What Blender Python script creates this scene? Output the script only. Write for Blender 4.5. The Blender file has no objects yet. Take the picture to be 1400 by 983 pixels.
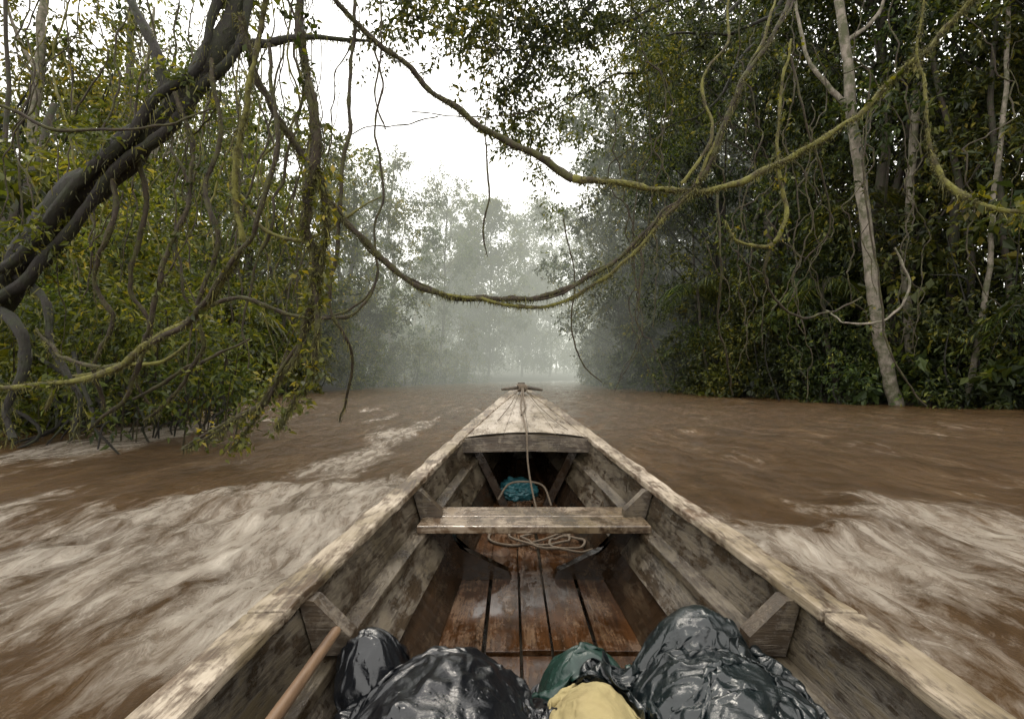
import bpy, bmesh, math, random, time
import numpy as np
from mathutils import Vector
rng=np.random.default_rng(7); random.seed(7)
H=0.95; CX=-0.08
scene=bpy.context.scene
COL=scene.collection
scene.view_settings.view_transform='Standard'; scene.view_settings.look='None'; scene.view_settings.exposure=0; scene.view_settings.gamma=1

# ------------------------------------------------------------------ helpers
def S(u,v,d):
    """world position from surveyed bearing (photo measurements) and distance ahead"""
    return (CX+(u-700)/660*d, d, H+(515-v)/660*d)
TAB=rng.random((64,64,64))
def vnoise(P):
    P=np.asarray(P,float); i=np.floor(P).astype(int); f=P-i; f=f*f*(3-2*f)
    a=i%64; b=(i+1)%64
    def g(x,y,z): return TAB[x,y,z]
    x0,y0,z0=a.T; x1,y1,z1=b.T; fx,fy,fz=f.T
    c00=g(x0,y0,z0)*(1-fx)+g(x1,y0,z0)*fx; c10=g(x0,y1,z0)*(1-fx)+g(x1,y1,z0)*fx
    c01=g(x0,y0,z1)*(1-fx)+g(x1,y0,z1)*fx; c11=g(x0,y1,z1)*(1-fx)+g(x1,y1,z1)*fx
    return (c00*(1-fy)+c10*fy)*(1-fz)+(c01*(1-fy)+c11*fy)*fz
def fbm(P,o=4):
    P=np.asarray(P,float); s=0; a=.5; t=0
    for k in range(o):
        s=s+a*vnoise(P*2**k+k*17.3); t+=a; a*=.5
    return s/t*2-1
def sstep(a,b,x):
    t=np.clip((x-a)/(b-a),0,1); return t*t*(3-2*t)

def quadmesh(name,V,F,mats,midx=None,smooth=True,attr=None):
    V=np.asarray(V,np.float32); F=np.asarray(F,np.int32)
    me=bpy.data.meshes.new(name); me.vertices.add(len(V)); me.vertices.foreach_set('co',V.ravel())
    me.loops.add(F.size); me.loops.foreach_set('vertex_index',F.ravel())
    me.polygons.add(len(F)); me.polygons.foreach_set('loop_start',np.arange(0,F.size,4,dtype=np.int32))
    if midx is not None: me.polygons.foreach_set('material_index',np.asarray(midx,np.int32))
    me.polygons.foreach_set('use_smooth',np.full(len(F),smooth))
    for m in mats: me.materials.append(m)
    if attr:
        for k,a in attr.items():
            at=me.attributes.new(k,'FLOAT','POINT'); at.data.foreach_set('value',np.asarray(a,np.float32))
    me.update(calc_edges=True)
    ob=bpy.data.objects.new(name,me); COL.objects.link(ob); return ob
def empty(name,loc=(0,0,0)):
    e=bpy.data.objects.new(name,None); e.empty_display_size=.2; COL.objects.link(e); return e
def par(o,p): o.parent=p; return o

class MB:
    def __init__(s): s.V=[];s.F=[];s.M=[];s.n=0
    def add(s,V,F,m=0):
        V=np.asarray(V,float).reshape(-1,3); F=np.asarray(F,int).reshape(-1,4)
        s.V.append(V); s.F.append(F+s.n); s.M.append(np.full(len(F),m)); s.n+=len(V)
    def obj(s,name,mats,smooth=True):
        return quadmesh(name,np.concatenate(s.V),np.concatenate(s.F),mats,np.concatenate(s.M),smooth)

def catmull(P,n):
    P=np.asarray(P,float); P=np.vstack([2*P[0]-P[1],P,2*P[-1]-P[-2]]); out=[]
    for i in range(1,len(P)-2):
        t=np.linspace(0,1,n,endpoint=False)[:,None]
        a,b,c,d=P[i-1],P[i],P[i+1],P[i+2]
        out.append(.5*((2*b)+(c-a)*t+(2*a-5*b+4*c-d)*t**2+(3*b-a-3*c+d)*t**3))
    out.append(P[-2][None]); return np.vstack(out)
def tube(mb,P,r,seg=7,n=6,m=0,wob=0.0,rough=0.0,wf=1.7):
    C=catmull(P,n) if n>1 else np.asarray(P,float)
    N=len(C); r=np.interp(np.linspace(0,1,N),np.linspace(0,1,len(np.atleast_1d(r))),np.atleast_1d(r)) if np.ndim(r) else np.full(N,float(r))
    if wob:
        off=np.stack([fbm(C*wf+s,3) for s in (3.1,19.7,41.3)],1); C=C+off*wob
    Tn=np.gradient(C,axis=0); Tn/=np.linalg.norm(Tn,axis=1)[:,None]+1e-9
    u=np.cross(Tn[0],[0.3,0.2,.9]); u/=np.linalg.norm(u)+1e-9; U=[]
    for t in Tn:
        u=u-t*np.dot(u,t); u/=np.linalg.norm(u)+1e-9; U.append(u)
    U=np.array(U); W=np.cross(Tn,U); a=np.linspace(0,2*np.pi,seg,endpoint=False)
    R=r[:,None]*np.ones(seg)
    D=U[:,None]*np.cos(a)[None,:,None]+W[:,None]*np.sin(a)[None,:,None]
    if rough:
        PP=(C[:,None]+D*R[...,None]).reshape(-1,3); sc=.35/max(r.mean(),.004)
        R=R*(1+rough*fbm(PP*sc,3).reshape(N,seg)*1.6)
    V=(C[:,None]+D*R[...,None]).reshape(-1,3)
    i=np.arange(N-1)[:,None]*seg; j=np.arange(seg)[None]; k=(j+1)%seg
    F=np.stack([i+j,i+k,i+seg+k,i+seg+j],-1).reshape(-1,4)
    mb.add(V,F,m)
    return C
def loft(mb,ys,prof,m=0,cap=True):
    R=[np.array(prof(y),float) for y in ys]; k=len(R[0])
    V=np.concatenate([np.column_stack([r[:,0],np.full(k,y),r[:,1]]) for r,y in zip(R,ys)])
    i=np.arange(len(ys)-1)[:,None]*k; j=np.arange(k)[None]; j2=(j+1)%k
    F=np.stack([i+j,i+j2,i+k+j2,i+k+j],-1).reshape(-1,4)
    mb.add(V,F,m)
    if cap and k==4:
        mb.add(V[:4],[[3,2,1,0]],m); mb.add(V[-4:],[[0,1,2,3]],m)
def box(mb,x0,x1,y0,y1,z0,z1,m=0):
    loft(mb,[y0,y1],lambda y:[(x0,z0),(x1,z0),(x1,z1),(x0,z1)],m)
def prism(mb,poly,y0,y1,m=0):
    P=np.array(poly,float); k=len(P); c=P.mean(0)
    for y in (y0,y1):
        Vm=[];Fm=[]
        for i in range(k):
            a=P[i];b=P[(i+1)%k];mid=(a+b)/2;prev=(P[i-1]+a)/2
            n=len(Vm); Vm+= [(a[0],y,a[1]),(mid[0],y,mid[1]),(c[0],y,c[1]),(prev[0],y,prev[1])]; Fm.append([n,n+1,n+2,n+3])
        mb.add(Vm,Fm,m)
    loft(mb,[y0,y1],lambda y:[tuple(p) for p in P],m,cap=False)

# ------------------------------------------------------------------ materials
class NT:
    def __init__(s,name):
        s.m=bpy.data.materials.new(name); s.m.use_nodes=True; s.t=s.m.node_tree; s.t.nodes.clear()
        s.out=s.t.nodes.new('ShaderNodeOutputMaterial')
    def n(s,ty,**kw):
        nd=s.t.nodes.new('ShaderNode'+ty)
        for k,v in kw.items():
            if k.startswith('_'): setattr(nd,k[1:],v)
            else: nd.inputs[k.replace('__',' ')].default_value=v
        return nd
    def l(s,a,b): s.t.links.new(a,b)
    def co(s,scale=(1,1,1)):
        tc=s.n('TexCoord'); mp=s.n('Mapping',Scale=scale); s.l(tc.outputs['Object'],mp.inputs['Vector']); return mp.outputs[0]
    def noise(s,vec,sc,det=6,rough=.6,dist=0):
        nd=s.n('TexNoise',Scale=sc,Detail=det,Roughness=rough,Distortion=dist); s.l(vec,nd.inputs['Vector']); return nd.outputs[0]
    def ramp(s,f,stops,interp='LINEAR'):
        r=s.n('ValToRGB'); e=r.color_ramp.elements; r.color_ramp.interpolation=interp
        while len(e)<len(stops): e.new(.5)
        for el,(p,c) in zip(e,stops):
            el.position=p; el.color=(*c,1) if np.ndim(c) else (c,c,c,1)
        s.l(f,r.inputs[0]); return r.outputs[0]
    def mix(s,f,a,b,bt='MIX'):
        nd=s.n('Mix',_data_type='RGBA',_blend_type=bt)
        for src,i in ((f,0),(a,6),(b,7)):
            if hasattr(src,'links'): s.l(src,nd.inputs[i])
            else: nd.inputs[i].default_value=src if i==0 else (*src,1)
        return nd.outputs[2]
    def math(s,op,a,b=0):
        nd=s.n('Math',_operation=op)
        for src,i in ((a,0),(b,1)):
            if hasattr(src,'links'): s.l(src,nd.inputs[i])
            else: nd.inputs[i].default_value=src
        return nd.outputs[0]
    def bump(s,h,st,d):
        nd=s.n('Bump',Strength=st,Distance=d); s.l(h,nd.inputs['Height']); return nd.outputs[0]
    def bsdf(s,col,rough=.5,norm=None,**kw):
        p=s.n('BsdfPrincipled',**kw)
        for src,k in ((col,'Base Color'),(rough,'Roughness')):
            if hasattr(src,'links'): s.l(src,p.inputs[k])
            else: p.inputs[k].default_value=src if k=='Roughness' else (*src,1)
        if norm is not None: s.l(norm,p.inputs['Normal'])
        return p.outputs[0]
    def done(s,sh): s.l(sh,s.out.inputs['Surface']); return s.m

def leaf_mat(name,cols,trans=.35):
    t=NT(name); g=t.n('NewGeometry'); isl=g.outputs['Random Per Island']
    c=t.ramp(isl,[(0,cols[0]),(.45,cols[1]),(.85,cols[2]),(1,cols[3])])
    big=t.ramp(t.noise(t.co(),.45,3),[(.35,.42),(.65,1.5)])
    hue=t.ramp(t.noise(t.co(),.22,2),[(.4,(.85,1.0,.9)),(.6,(1.25,1.05,.75))])
    c=t.mix(1.0,c,big,'MULTIPLY'); c=t.mix(1.0,c,hue,'MULTIPLY')
    b=t.bsdf(c,.55,None)
    tr=t.n('BsdfTranslucent'); t.l(t.mix(1.0,c,(1.45,1.35,.5),'MULTIPLY'),tr.inputs[0])
    m=t.n('MixShader',Fac=trans); t.l(b,m.inputs[1]); t.l(tr.outputs[0],m.inputs[2])
    return t.done(m.outputs[0])
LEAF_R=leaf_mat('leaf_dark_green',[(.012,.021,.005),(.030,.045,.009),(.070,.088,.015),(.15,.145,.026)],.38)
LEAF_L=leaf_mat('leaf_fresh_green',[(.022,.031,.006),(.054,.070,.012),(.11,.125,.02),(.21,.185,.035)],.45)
LEAF_F=leaf_mat('leaf_far_green',[(.025,.040,.011),(.045,.066,.016),(.08,.10,.025),(.13,.14,.04)])
def bark(name,a,b,moss=None,mosslev=.55,sc=6,bd=.03):
    t=NT(name); v=t.co((1,1,.35)); n1=t.noise(v,sc,8,.7)
    c=t.ramp(n1,[(.3,a),(.7,b)])
    if moss is not None:
        f=t.ramp(t.noise(t.co(),sc*.5+1,6,.7),[(mosslev-.06,0.),(mosslev+.1,1.)])
        c=t.mix(f,c,moss)
    return t.done(t.bsdf(c,.85,t.bump(n1,.9,bd)))
BARK_D=bark('bark_dark',(.005,.004,.003),(.020,.015,.010),(.018,.021,.006),.52,bd=.06)
BARK_P=bark('bark_pale',(.08,.065,.048),(.30,.26,.21),(.07,.072,.035),.50)
BARK_M=bark('bark_mid',(.018,.014,.010),(.07,.054,.04),(.03,.037,.013),.52)
VINE_B=bark('vine_brown',(.010,.0065,.004),(.050,.034,.019),(.050,.050,.010),.52,14)
VINE_M=bark('vine_mossy',(.018,.014,.006),(.070,.052,.020),(.125,.118,.02),.46,10)
t=NT('moss_strands'); g=t.n('NewGeometry')
MOSS=t.done(t.bsdf(t.ramp(g.outputs['Random Per Island'],[(0,(.025,.025,.006)),(.6,(.07,.066,.014)),(1,(.16,.145,.028))]),.8))

def wood(name,axis,paint,bare,dark,lev=.5,wet=0,rough=.6):
    t=NT(name)
    sc=(14,1.1,14) if axis=='y' else (1.1,14,14)
    gr=t.noise(t.co(sc),2.2,10,.72,.3); fine=t.noise(t.co((60,5,60) if axis=='y' else (5,60,60)),2,8,.7)
    patch=t.noise(t.co((3,1.2,3)),4.2,10,.75,.4); spot=t.noise(t.co(),26,6,.7); big=t.noise(t.co(),2.2,5,.65)
    base=t.ramp(gr,[(.28,dark),(.62,bare)])
    base=t.mix(t.ramp(fine,[(.35,.55),(.6,0.)]),base,dark)
    pf=t.math('ADD',t.math('MULTIPLY',patch,.6),t.math('MULTIPLY',spot,.2)); pf=t.math('ADD',pf,t.math('MULTIPLY',fine,.2))
    pf2=t.ramp(pf,[(lev-.035,0.),(lev+.035,1.)])
    pc=t.mix(t.ramp(fine,[(.3,.55),(.6,0.)]),paint,bare)
    c=t.mix(pf2,base,pc)
    c=t.mix(t.ramp(big,[(.40,.9),(.58,0.)]),c,t.mix(1.0,c,(.36,.32,.21),'MULTIPLY'))
    vo=t.n('TexVoronoi',Scale=9.0); t.l(t.co((2.2,.8,2.2) if axis=='y' else (.8,2.2,2.2)),vo.inputs['Vector'])
    c=t.mix(t.ramp(vo.outputs['Distance'],[(.03,.8),(.09,0.)]),c,dark)
    if wet: r=t.ramp(t.noise(t.co((1,.6,1)),5,6,.65),[(.46,.045),(.62,.32)])
    else: r=t.ramp(patch,[(.3,rough-.18),(.7,rough+.15)])
    h=t.math('ADD',t.math('MULTIPLY',fine,.4 if wet else 1),t.math('MULTIPLY',pf2,.5))
    return t.done(t.bsdf(c,r,t.bump(h,.22 if wet else .6,.004)))
W_CAP=wood('gunwale_worn_paint','y',(.37,.315,.245),(.17,.115,.073),(.042,.027,.016),.49,0,.46)
W_SIDE=wood('side_weathered','y',(.118,.098,.070),(.060,.042,.026),(.014,.010,.006),.505,0,.34)
W_LOW=wood('side_wet_lower','y',(.050,.035,.022),(.034,.019,.010),(.009,.006,.004),.56,1)
W_FLOOR=wood('floor_wet','y',(.125,.080,.050),(.085,.037,.015),(.014,.008,.004),.53,1)
W_BENCH=wood('bench_wet','x',(.24,.19,.14),(.13,.085,.051),(.03,.019,.012),.50,1)
W_DECK=wood('deck_paint','y',(.37,.32,.26),(.22,.16,.11),(.06,.04,.026),.46,0,.38)
W_KNEE=wood('knee_wood','x',(.15,.122,.09),(.09,.065,.042),(.027,.018,.012),.52,0,.42)
t=NT('rope_fibre'); rp=t.noise(t.co(),160,3); ROPE=t.done(t.bsdf(t.ramp(rp,[(.3,(.055,.04,.027)),(.7,(.165,.128,.088))]),.9,t.bump(rp,.8,.003)))
def plastic(name,a,b,rough,bs=.35):
    t=NT(name); n=t.noise(t.co(),9,8,.65,.5); f=t.noise(t.co(),60,4); n2=t.noise(t.co(),26,5,.6,1.2)
    vo=t.n('TexVoronoi',Scale=70.0); t.l(t.co(),vo.inputs['Vector'])
    dr=t.ramp(vo.outputs['Distance'],[(.12,1.),(.26,0.)])
    msk=t.ramp(t.noise(t.co(),7,4),[(.46,0.),(.54,1.)])
    dr=t.math('MULTIPLY',dr,msk)
    h=t.math('ADD',t.math('MULTIPLY',n,1.0),t.math('MULTIPLY',dr,.25)); h=t.math('ADD',h,t.math('MULTIPLY',n2,.3))
    return t.done(t.bsdf(t.ramp(n,[(.35,a),(.7,b)]),t.ramp(f,[(.3,rough-.04),(.7,rough+.10)]),t.bump(h,bs,.02)))
P_BLACK=plastic('black_plastic',(.003,.0035,.005),(.007,.008,.010),.13,.33)
P_DGREEN=plastic('dark_slate_plastic',(.004,.006,.007),(.009,.014,.015),.14,.33)
P_GREEN=plastic('green_tarp',(.004,.019,.014),(.009,.034,.025),.3)
P_TEAL=plastic('teal_tarp_mat',(.012,.065,.078),(.028,.12,.135),.4)
P_YEL=plastic('khaki_yellow_fabric',(.21,.165,.07),(.32,.265,.12),.75,.25)

# ------------------------------------------------------------------ river course
YL=[-30,-5,7,15,30,45,60,75,92,110,130,260]; XL=[-8.5,-8,-7.8,-10.7,-12.5,-12.3,-10,-6.5,1,12,28,95]
YR=[-30,5,13.9,16.5,23,40,60,90,130,260]; XR=[17.5,16.5,14.6,12.7,10.8,9.2,9.8,15,42,125]
xl=lambda y:np.interp(y,YL,XL)
xr=lambda y:np.interp(y,YR,XR)

gx=np.linspace(-160,180,320); gy=np.linspace(-60,260,320)
X,Y=np.meshgrid(gx,gy); d=np.maximum(xl(Y)-X,X-xr(Y))
Z=-1.2+1.5*sstep(-2.5,1.2,d)+ .08*np.clip(d,0,60)+.25*fbm(np.column_stack([X.ravel()*.4,Y.ravel()*.4,X.ravel()*0]),4).reshape(X.shape)*sstep(-1,3,d)
def grid(X): 
    n,m=X.shape; i=np.arange(n-1)[:,None]*m; j=np.arange(m-1)[None]
    return np.stack([i+j,i+j+1,i+m+j+1,i+m+j],-1).reshape(-1,4)
t=NT('forest_soil'); n1=t.noise(t.co(),2.5,8,.7)
SOIL=t.done(t.bsdf(t.ramp(n1,[(.3,(.014,.011,.007)),(.7,(.05,.038,.022))]),.9,t.bump(n1,.6,.1)))
quadmesh('ground',np.column_stack([X.ravel(),Y.ravel(),Z.ravel()]),grid(X),[SOIL])

# ------------------------------------------------------------------ boat dimension tables
def tab(ys,vs,w=.18):
    yy=np.linspace(-2,4.6,661); v=np.interp(yy,ys,vs); k=int(w/.01); kern=np.hanning(2*k+1); kern/=kern.sum()
    vp=np.pad(v,k,mode='edge'); v=np.convolve(vp,kern,'valid'); return lambda y: np.interp(y,yy,v)
gw=tab([-1.6,-.5,.65,1.2,1.75,2.3,2.8,3.5,4.08,4.3],[.50,.59,.605,.575,.527,.482,.424,.238,.065,.03])
gh=tab([-1.6,.65,1.2,1.75,2.3,2.8,3.5,4.2,4.4],[.44,.46,.445,.424,.39,.347,.205,.07,.05])
fw=tab([-1.6,1.4,2.0,2.8,3.5,4.1,4.3],[.26,.30,.27,.20,.10,.02,.01])
fh=tab([-1.6,2.0,2.8,3.5,4.1,4.3],[.80,.80,.78,.65,.42,.3])
zg=lambda y:H-gh(y)
zf=lambda y:H-fh(y)

# ------------------------------------------------------------------ river surface
ys=np.concatenate([np.arange(-12,1,.1),np.exp(np.linspace(0,math.log(230),640))])
xs=2*np.sinh(np.linspace(-4.7,4.7,560))
X,Y=np.meshgrid(xs,ys); Pf=np.column_stack([X.ravel(),Y.ravel(),0*X.ravel()])
hull=np.where(Y<4.25,gw(np.clip(Y,-1.6,4.3)),0); d=np.abs(X)-hull
chop=fbm(Pf*[.9,.45,1],4).reshape(X.shape)*.09+fbm(Pf*[2.6,1.3,1]+9,3).reshape(X.shape)*.05+fbm(Pf*[7,4.,1]+9,2).reshape(X.shape)*.018
edge=3.75-.12*np.clip(d,0,9)+1.3*fbm(Pf*[1.1,.6,1]+31,5).reshape(X.shape)
foam_glint=sstep(edge+1.0,edge-.8,Y)*sstep(6.0,.8,np.abs(X)-.2*(4-Y))
foam_glint*= .30+.70*sstep(1.0,2.7,Y)
turb=fbm(Pf*[5.5,2.4,1]+5,4).reshape(X.shape)
wave=.09*np.exp(-((Y-(edge-.25))/.4)**2)*sstep(5,.4,d)
Z=chop*(1-.2*foam_glint)+foam_glint*turb*.09+wave
streak=fbm(Pf*[1.6,.35,1]+77,5).reshape(X.shape)
foam_glint=np.clip(foam_glint+ .60*sstep(-.05,.45,streak)*sstep(26,5,Y)*sstep(1.5,-3,X)*sstep(2,4,Y)+.34*sstep(.0,.5,streak)*sstep(30,6,Y),0,1)  # whitish streaks beyond the wake are sky glints painted into this mask
inb=(Y>-1.7)&(Y<4.4)&(d<.10)
Z=np.where(inb,np.clip(Z,-.1,.05),Z)
t=NT('muddy_water'); st=t.co((1.5,.5,1)); st2=t.co((5.5,1.7,1))
na=t.noise(st,1.6,8,.65,.6); nb=t.noise(st2,2.2,9,.75,.5); nc=t.noise(t.co((1,.5,1)),5,7,.65,.4)
at=t.n('Attribute',_attribute_name='foam_glint').outputs['Fac']
base=t.ramp(na,[(.3,(.050,.027,.0100)),(.55,(.084,.047,.019)),(.75,(.135,.083,.038))])
ff=t.math('ADD',t.math('MULTIPLY',na,.45),t.math('MULTIPLY',nb,.55))
ff=t.math('ADD',ff,t.math('MULTIPLY',at,.24))
fm=t.ramp(ff,[(.60,0.),(.71,.36),(.88,1.)])
col=t.mix(fm,base,(.53,.475,.40))
h=t.math('ADD',t.math('MULTIPLY',nc,.7),t.math('MULTIPLY',nb,.6))
WATER=t.done(t.bsdf(col,t.ramp(fm,[(0,.09),(1,.6)]),t.bump(h,.85,.12),IOR=1.33))
quadmesh('river',np.column_stack([X.ravel(),Y.ravel(),Z.ravel()]),grid(X),[WATER],attr={'foam_glint':foam_glint.ravel()})

# ------------------------------------------------------------------ foliage
def leafcloud(mb,C,R,twigs,per,size,m=0,flat=.75,droop=.5,aspect=.42):
    C=np.asarray(C,float); R=np.broadcast_to(np.asarray(R,float),(len(C),)); N=len(C)*twigs
    c=np.repeat(C,twigs,0); r=np.repeat(R,twigs)
    dr=rng.normal(size=(N,3)); dr/=np.linalg.norm(dr,axis=1)[:,None]
    o=c+dr*(r*rng.random(N)**.45)[:,None]*[1,1,flat]*.8
    td=dr+rng.normal(size=(N,3))*.5; td[:,2]-=droop*rng.random(N); td/=np.linalg.norm(td,axis=1)[:,None]
    L=r*(.35+.4*rng.random(N))
    n=N*per; tt=rng.random(n); oo=np.repeat(o,per,0)+np.repeat(td,per,0)*(np.repeat(L,per)*tt)[:,None]
    oo[:,2]-=droop*.4*tt**2*np.repeat(L,per)
    oo+=rng.normal(size=(n,3))*size*.35
    t_=np.repeat(td,per,0)*.5+rng.normal(size=(n,3))*.75; t_[:,2]-=.35; t_/=np.linalg.norm(t_,axis=1)[:,None]
    up=rng.normal(size=(n,3))*.65+[0,0,1]; b=np.cross(t_,up); b/=np.linalg.norm(b,axis=1)[:,None]+1e-9
    nn=np.cross(b,t_); s=(size*(.6+.8*rng.random(n)))[:,None]
    V=np.stack([oo,oo+t_*s*.45+b*s*aspect*.5+nn*s*.08,oo+t_*s-nn*s*.1,oo+t_*s*.45-b*s*aspect*.5+nn*s*.08],1).reshape(-1,3)
    mb.add(V,np.arange(4*n).reshape(-1,4),m)
def tree(name,base,h,lean=(0,0),r0=.25,cr=4.5,cb=.3,ncl=26,twigs=24,per=16,size=.22,leaf=None,bk=None,shift=(0,0),seed=1,clr=1.25):
    R=np.random.default_rng(seed); root=empty(name); bx,by=base
    top=np.array([bx+lean[0],by+lean[1],h]); b0=np.array([bx,by,-.5])
    P=[b0+(top-b0)*s+np.array([R.normal()*.25,R.normal()*.25,0])*(0<s<1) for s in np.linspace(0,1,7)]
    mb=MB(); tube(mb,P,[r0*1.6,r0,r0*.9,r0*.75,r0*.6,r0*.45,r0*.25],10,6,0,.12,.12)
    Pt=catmull(P,6)
    C=[]
    for i in range(ncl):
        a=R.random()*2*math.pi; q=R.random()**.5; zz=cb+(1-cb)*R.random()
        wd=cr*(.55+.45*math.sin(math.pi*min(1,(zz-cb)/(1-cb)*.8+.2)))
        ax=Pt[int(zz*(len(Pt)-1))]
        c=np.array([ax[0]+shift[0]*zz+math.cos(a)*q*wd, ax[1]+shift[1]*zz+math.sin(a)*q*wd, h*zz*1.0+R.normal()*.4+.8]); C.append(c)
        s0=Pt[int(max(0.12,zz-.06-.10*R.random())*(len(Pt)-1))]
        mid=(s0+c)/2+R.normal(size=3)*.35+[0,0,.25]
        tube(mb,[s0,mid,c,c+(c-mid)*.35],[r0*.24,r0*.16,r0*.08,.010],5,4,0,.12,.0)
        for _ in range(2):
            e=c+R.normal(size=3)*clr*.6; tube(mb,[mid*.4+c*.6,(c+e)/2+R.normal(size=3)*.1,e],[r0*.08,.016,.006],4,3,0)
    par(mb.obj('trunk',[bk or BARK_M]),root)
    ml=MB(); leafcloud(ml,C,clr*(.7+.6*R.random(len(C))),twigs,per,size)
    par(ml.obj('foliage',[leaf or LEAF_R],smooth=False),root)
    return root
rt=[(14.8,18.5,21,5,.22,BARK_M),(19,14,22,5.5,.25,BARK_D),(13.2,23.5,23,5.2,.18,BARK_M),(18,21,24,5.5,.3,BARK_D),(12.6,29,24,5.5,.12,BARK_D),
    (19.5,29,25,6,.2,BARK_D),(12.0,36,25,6.2,.1,BARK_D),(12.0,45,26,6.5,.1,BARK_D),(24,20,25,6,.3,BARK_D),(13.5,56,26,6.5,.1,BARK_D),
    (21.5,11,22,5.5,.28,BARK_D),(20,42,27,7,.2,BARK_D),(22,6,20,5,.28,BARK_D),(18,72,24,7,.1,BARK_D),(20,34,27,7,.2,BARK_D)]
for i,(x,y,h,cr,cb,bk) in enumerate(rt):
    far=y>33
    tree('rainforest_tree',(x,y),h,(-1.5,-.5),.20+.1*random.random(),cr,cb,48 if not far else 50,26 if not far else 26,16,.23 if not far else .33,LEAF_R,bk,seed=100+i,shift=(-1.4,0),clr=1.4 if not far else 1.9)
lt=[(-14.5,19,15,3.8,.2,BARK_P),(-14.6,26,15,4.2,.12,BARK_M),(-18.5,17,12,4.0,.2,BARK_D),(-15,34,17,4.6,.12,BARK_M),
    (-21,28,19,4.6,.2,BARK_D),(-15,44,19,5,.12,BARK_M),(-25,40,23,5.5,.15,BARK_M),(-14.5,57,27,5.2,.12,BARK_P),(-10.5,72,29,5.5,.1,BARK_M),(-22,62,28,6,.15,BARK_M),
    (-4.5,88,33,6.5,.08,BARK_M),(2,104,37,7,.08,BARK_M),(9,117,40,8,.08,BARK_M),(-13,96,34,8,.1,BARK_M),(-32,52,26,6,.15,BARK_M),(-30,30,20,5,.15,BARK_M)]
for i,(x,y,h,cr,cb,bk) in enumerate(lt):
    far=y>27
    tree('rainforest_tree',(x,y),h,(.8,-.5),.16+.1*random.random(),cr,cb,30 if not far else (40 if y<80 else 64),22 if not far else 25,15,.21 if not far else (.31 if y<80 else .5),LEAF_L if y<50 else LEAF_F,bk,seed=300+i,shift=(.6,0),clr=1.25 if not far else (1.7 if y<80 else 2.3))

def bankmass(name,side,y0,y1,n,dmin,dmax,z0,z1,r,tw,per,size,leaf,yp=1.0,stems=True,asp=.42):
    yy=y0+(y1-y0)*rng.random(n)**yp; dd=dmin+(dmax-dmin)*rng.random(n); zz=z0+(z1-z0)*rng.random(n)**1.3
    xx=(xr(yy)+dd) if side>0 else (xl(yy)-dd)
    mb=MB(); leafcloud(mb,np.column_stack([xx,yy,zz]),r*(.6+.8*rng.random(n)),tw,per,size,flat=.8,aspect=asp)
    for k in range(min(n,140) if stems else n):
        c=np.array([xx[k],yy[k],zz[k]]); b=np.array([xx[k]+side*rng.random()*1.5,yy[k]+rng.normal()*.5,-.3]) if stems else c+[side*(1+rng.random()),rng.normal()*.4,-1.2]
        tube(mb,[b,(b+c)/2+rng.normal(size=3)*.3,c],[.04,.03,.01],4,4,1)
    return mb.obj(name,[leaf,BARK_D],smooth=False)
bankmass('riverside_shrubs',-1,9,80,330,-1.1,3.0,.2,4.8,1.0,17,14,.19,LEAF_L,1.4)
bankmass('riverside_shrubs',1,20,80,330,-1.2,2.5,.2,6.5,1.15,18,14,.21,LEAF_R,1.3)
bankmass('riverside_shrubs',1,6,25,260,-.9,2.6,.1,3.0,.85,16,14,.18,LEAF_R)
bankmass('broadleaf_shrubs',1,10,40,90,-.9,2,.3,6,.8,8,9,.38,LEAF_R,asp=.55)
bankmass('broadleaf_shrubs',-1,8,30,70,-.6,2,.5,5,.8,8,9,.34,LEAF_L,asp=.55)
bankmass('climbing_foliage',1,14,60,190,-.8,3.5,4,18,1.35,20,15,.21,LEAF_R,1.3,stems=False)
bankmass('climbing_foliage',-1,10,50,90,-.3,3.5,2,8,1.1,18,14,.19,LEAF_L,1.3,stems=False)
bankmass('forest_interior_foliage',-1,0,90,210,4.5,16,.5,9,2.0,22,12,.42,LEAF_L)
bankmass('forest_interior_foliage',1,0,90,400,5,16,.5,22,2.5,24,12,.5,LEAF_R)
bankmass('forest_interior_foliage',1,4,50,210,3.5,10,.3,8,1.7,22,14,.36,LEAF_R)
# feather palms on the banks
def palm(base,h,lean,nf,fl,leaf):
    root=empty('feather_palm'); mb=MB(); b=np.array([base[0],base[1],-.4]); top=b+[lean[0],lean[1],h+.4]
    tube(mb,[b,(b+top)/2+[lean[0]*.15,0,.1],top],[.11,.085,.07],8,8,0,.03,.1); par(mb.obj('trunk',[BARK_M]),root)
    ml=MB()
    for k in range(nf):
        a=k*2.4+rng.random()*.4; el=.25+.95*rng.random(); L=fl*(.75+.4*rng.random())
        dh=np.array([math.cos(a),math.sin(a),0]); s=np.linspace(0,1,26)
        R=top+dh*(s*L*math.cos(el))[:,None]*.95+np.array([0,0,1])*(s*L*math.sin(el)-1.05*L*s**2.1)[:,None]
        tube(ml,R[::5],[.016,.012,.009,.006,.004,.002],4,3,1)
        sd=np.cross(dh,[0,0,1])
        for sg in (-1,1):
            st=R[3:]; l=(L*.26*np.sin(np.pi*(.12+.84*s[3:])))[:,None]*(.85+.3*rng.random((23,1)))
            dn=sd*sg+dh*.55+np.array([0,0,-.55])+rng.normal(size=(23,3))*.08; w=dh*.022
            V=np.stack([st-w*.5,st+dn*l*.5+w-[0,0,.0],st+dn*l+np.array([0,0,-1])*l*.25,st+dn*l*.5-w],1).reshape(-1,3)
            ml.add(V,np.arange(92).reshape(-1,4),0)
    par(ml.obj('fronds',[leaf,BARK_M],smooth=False),root)
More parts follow.
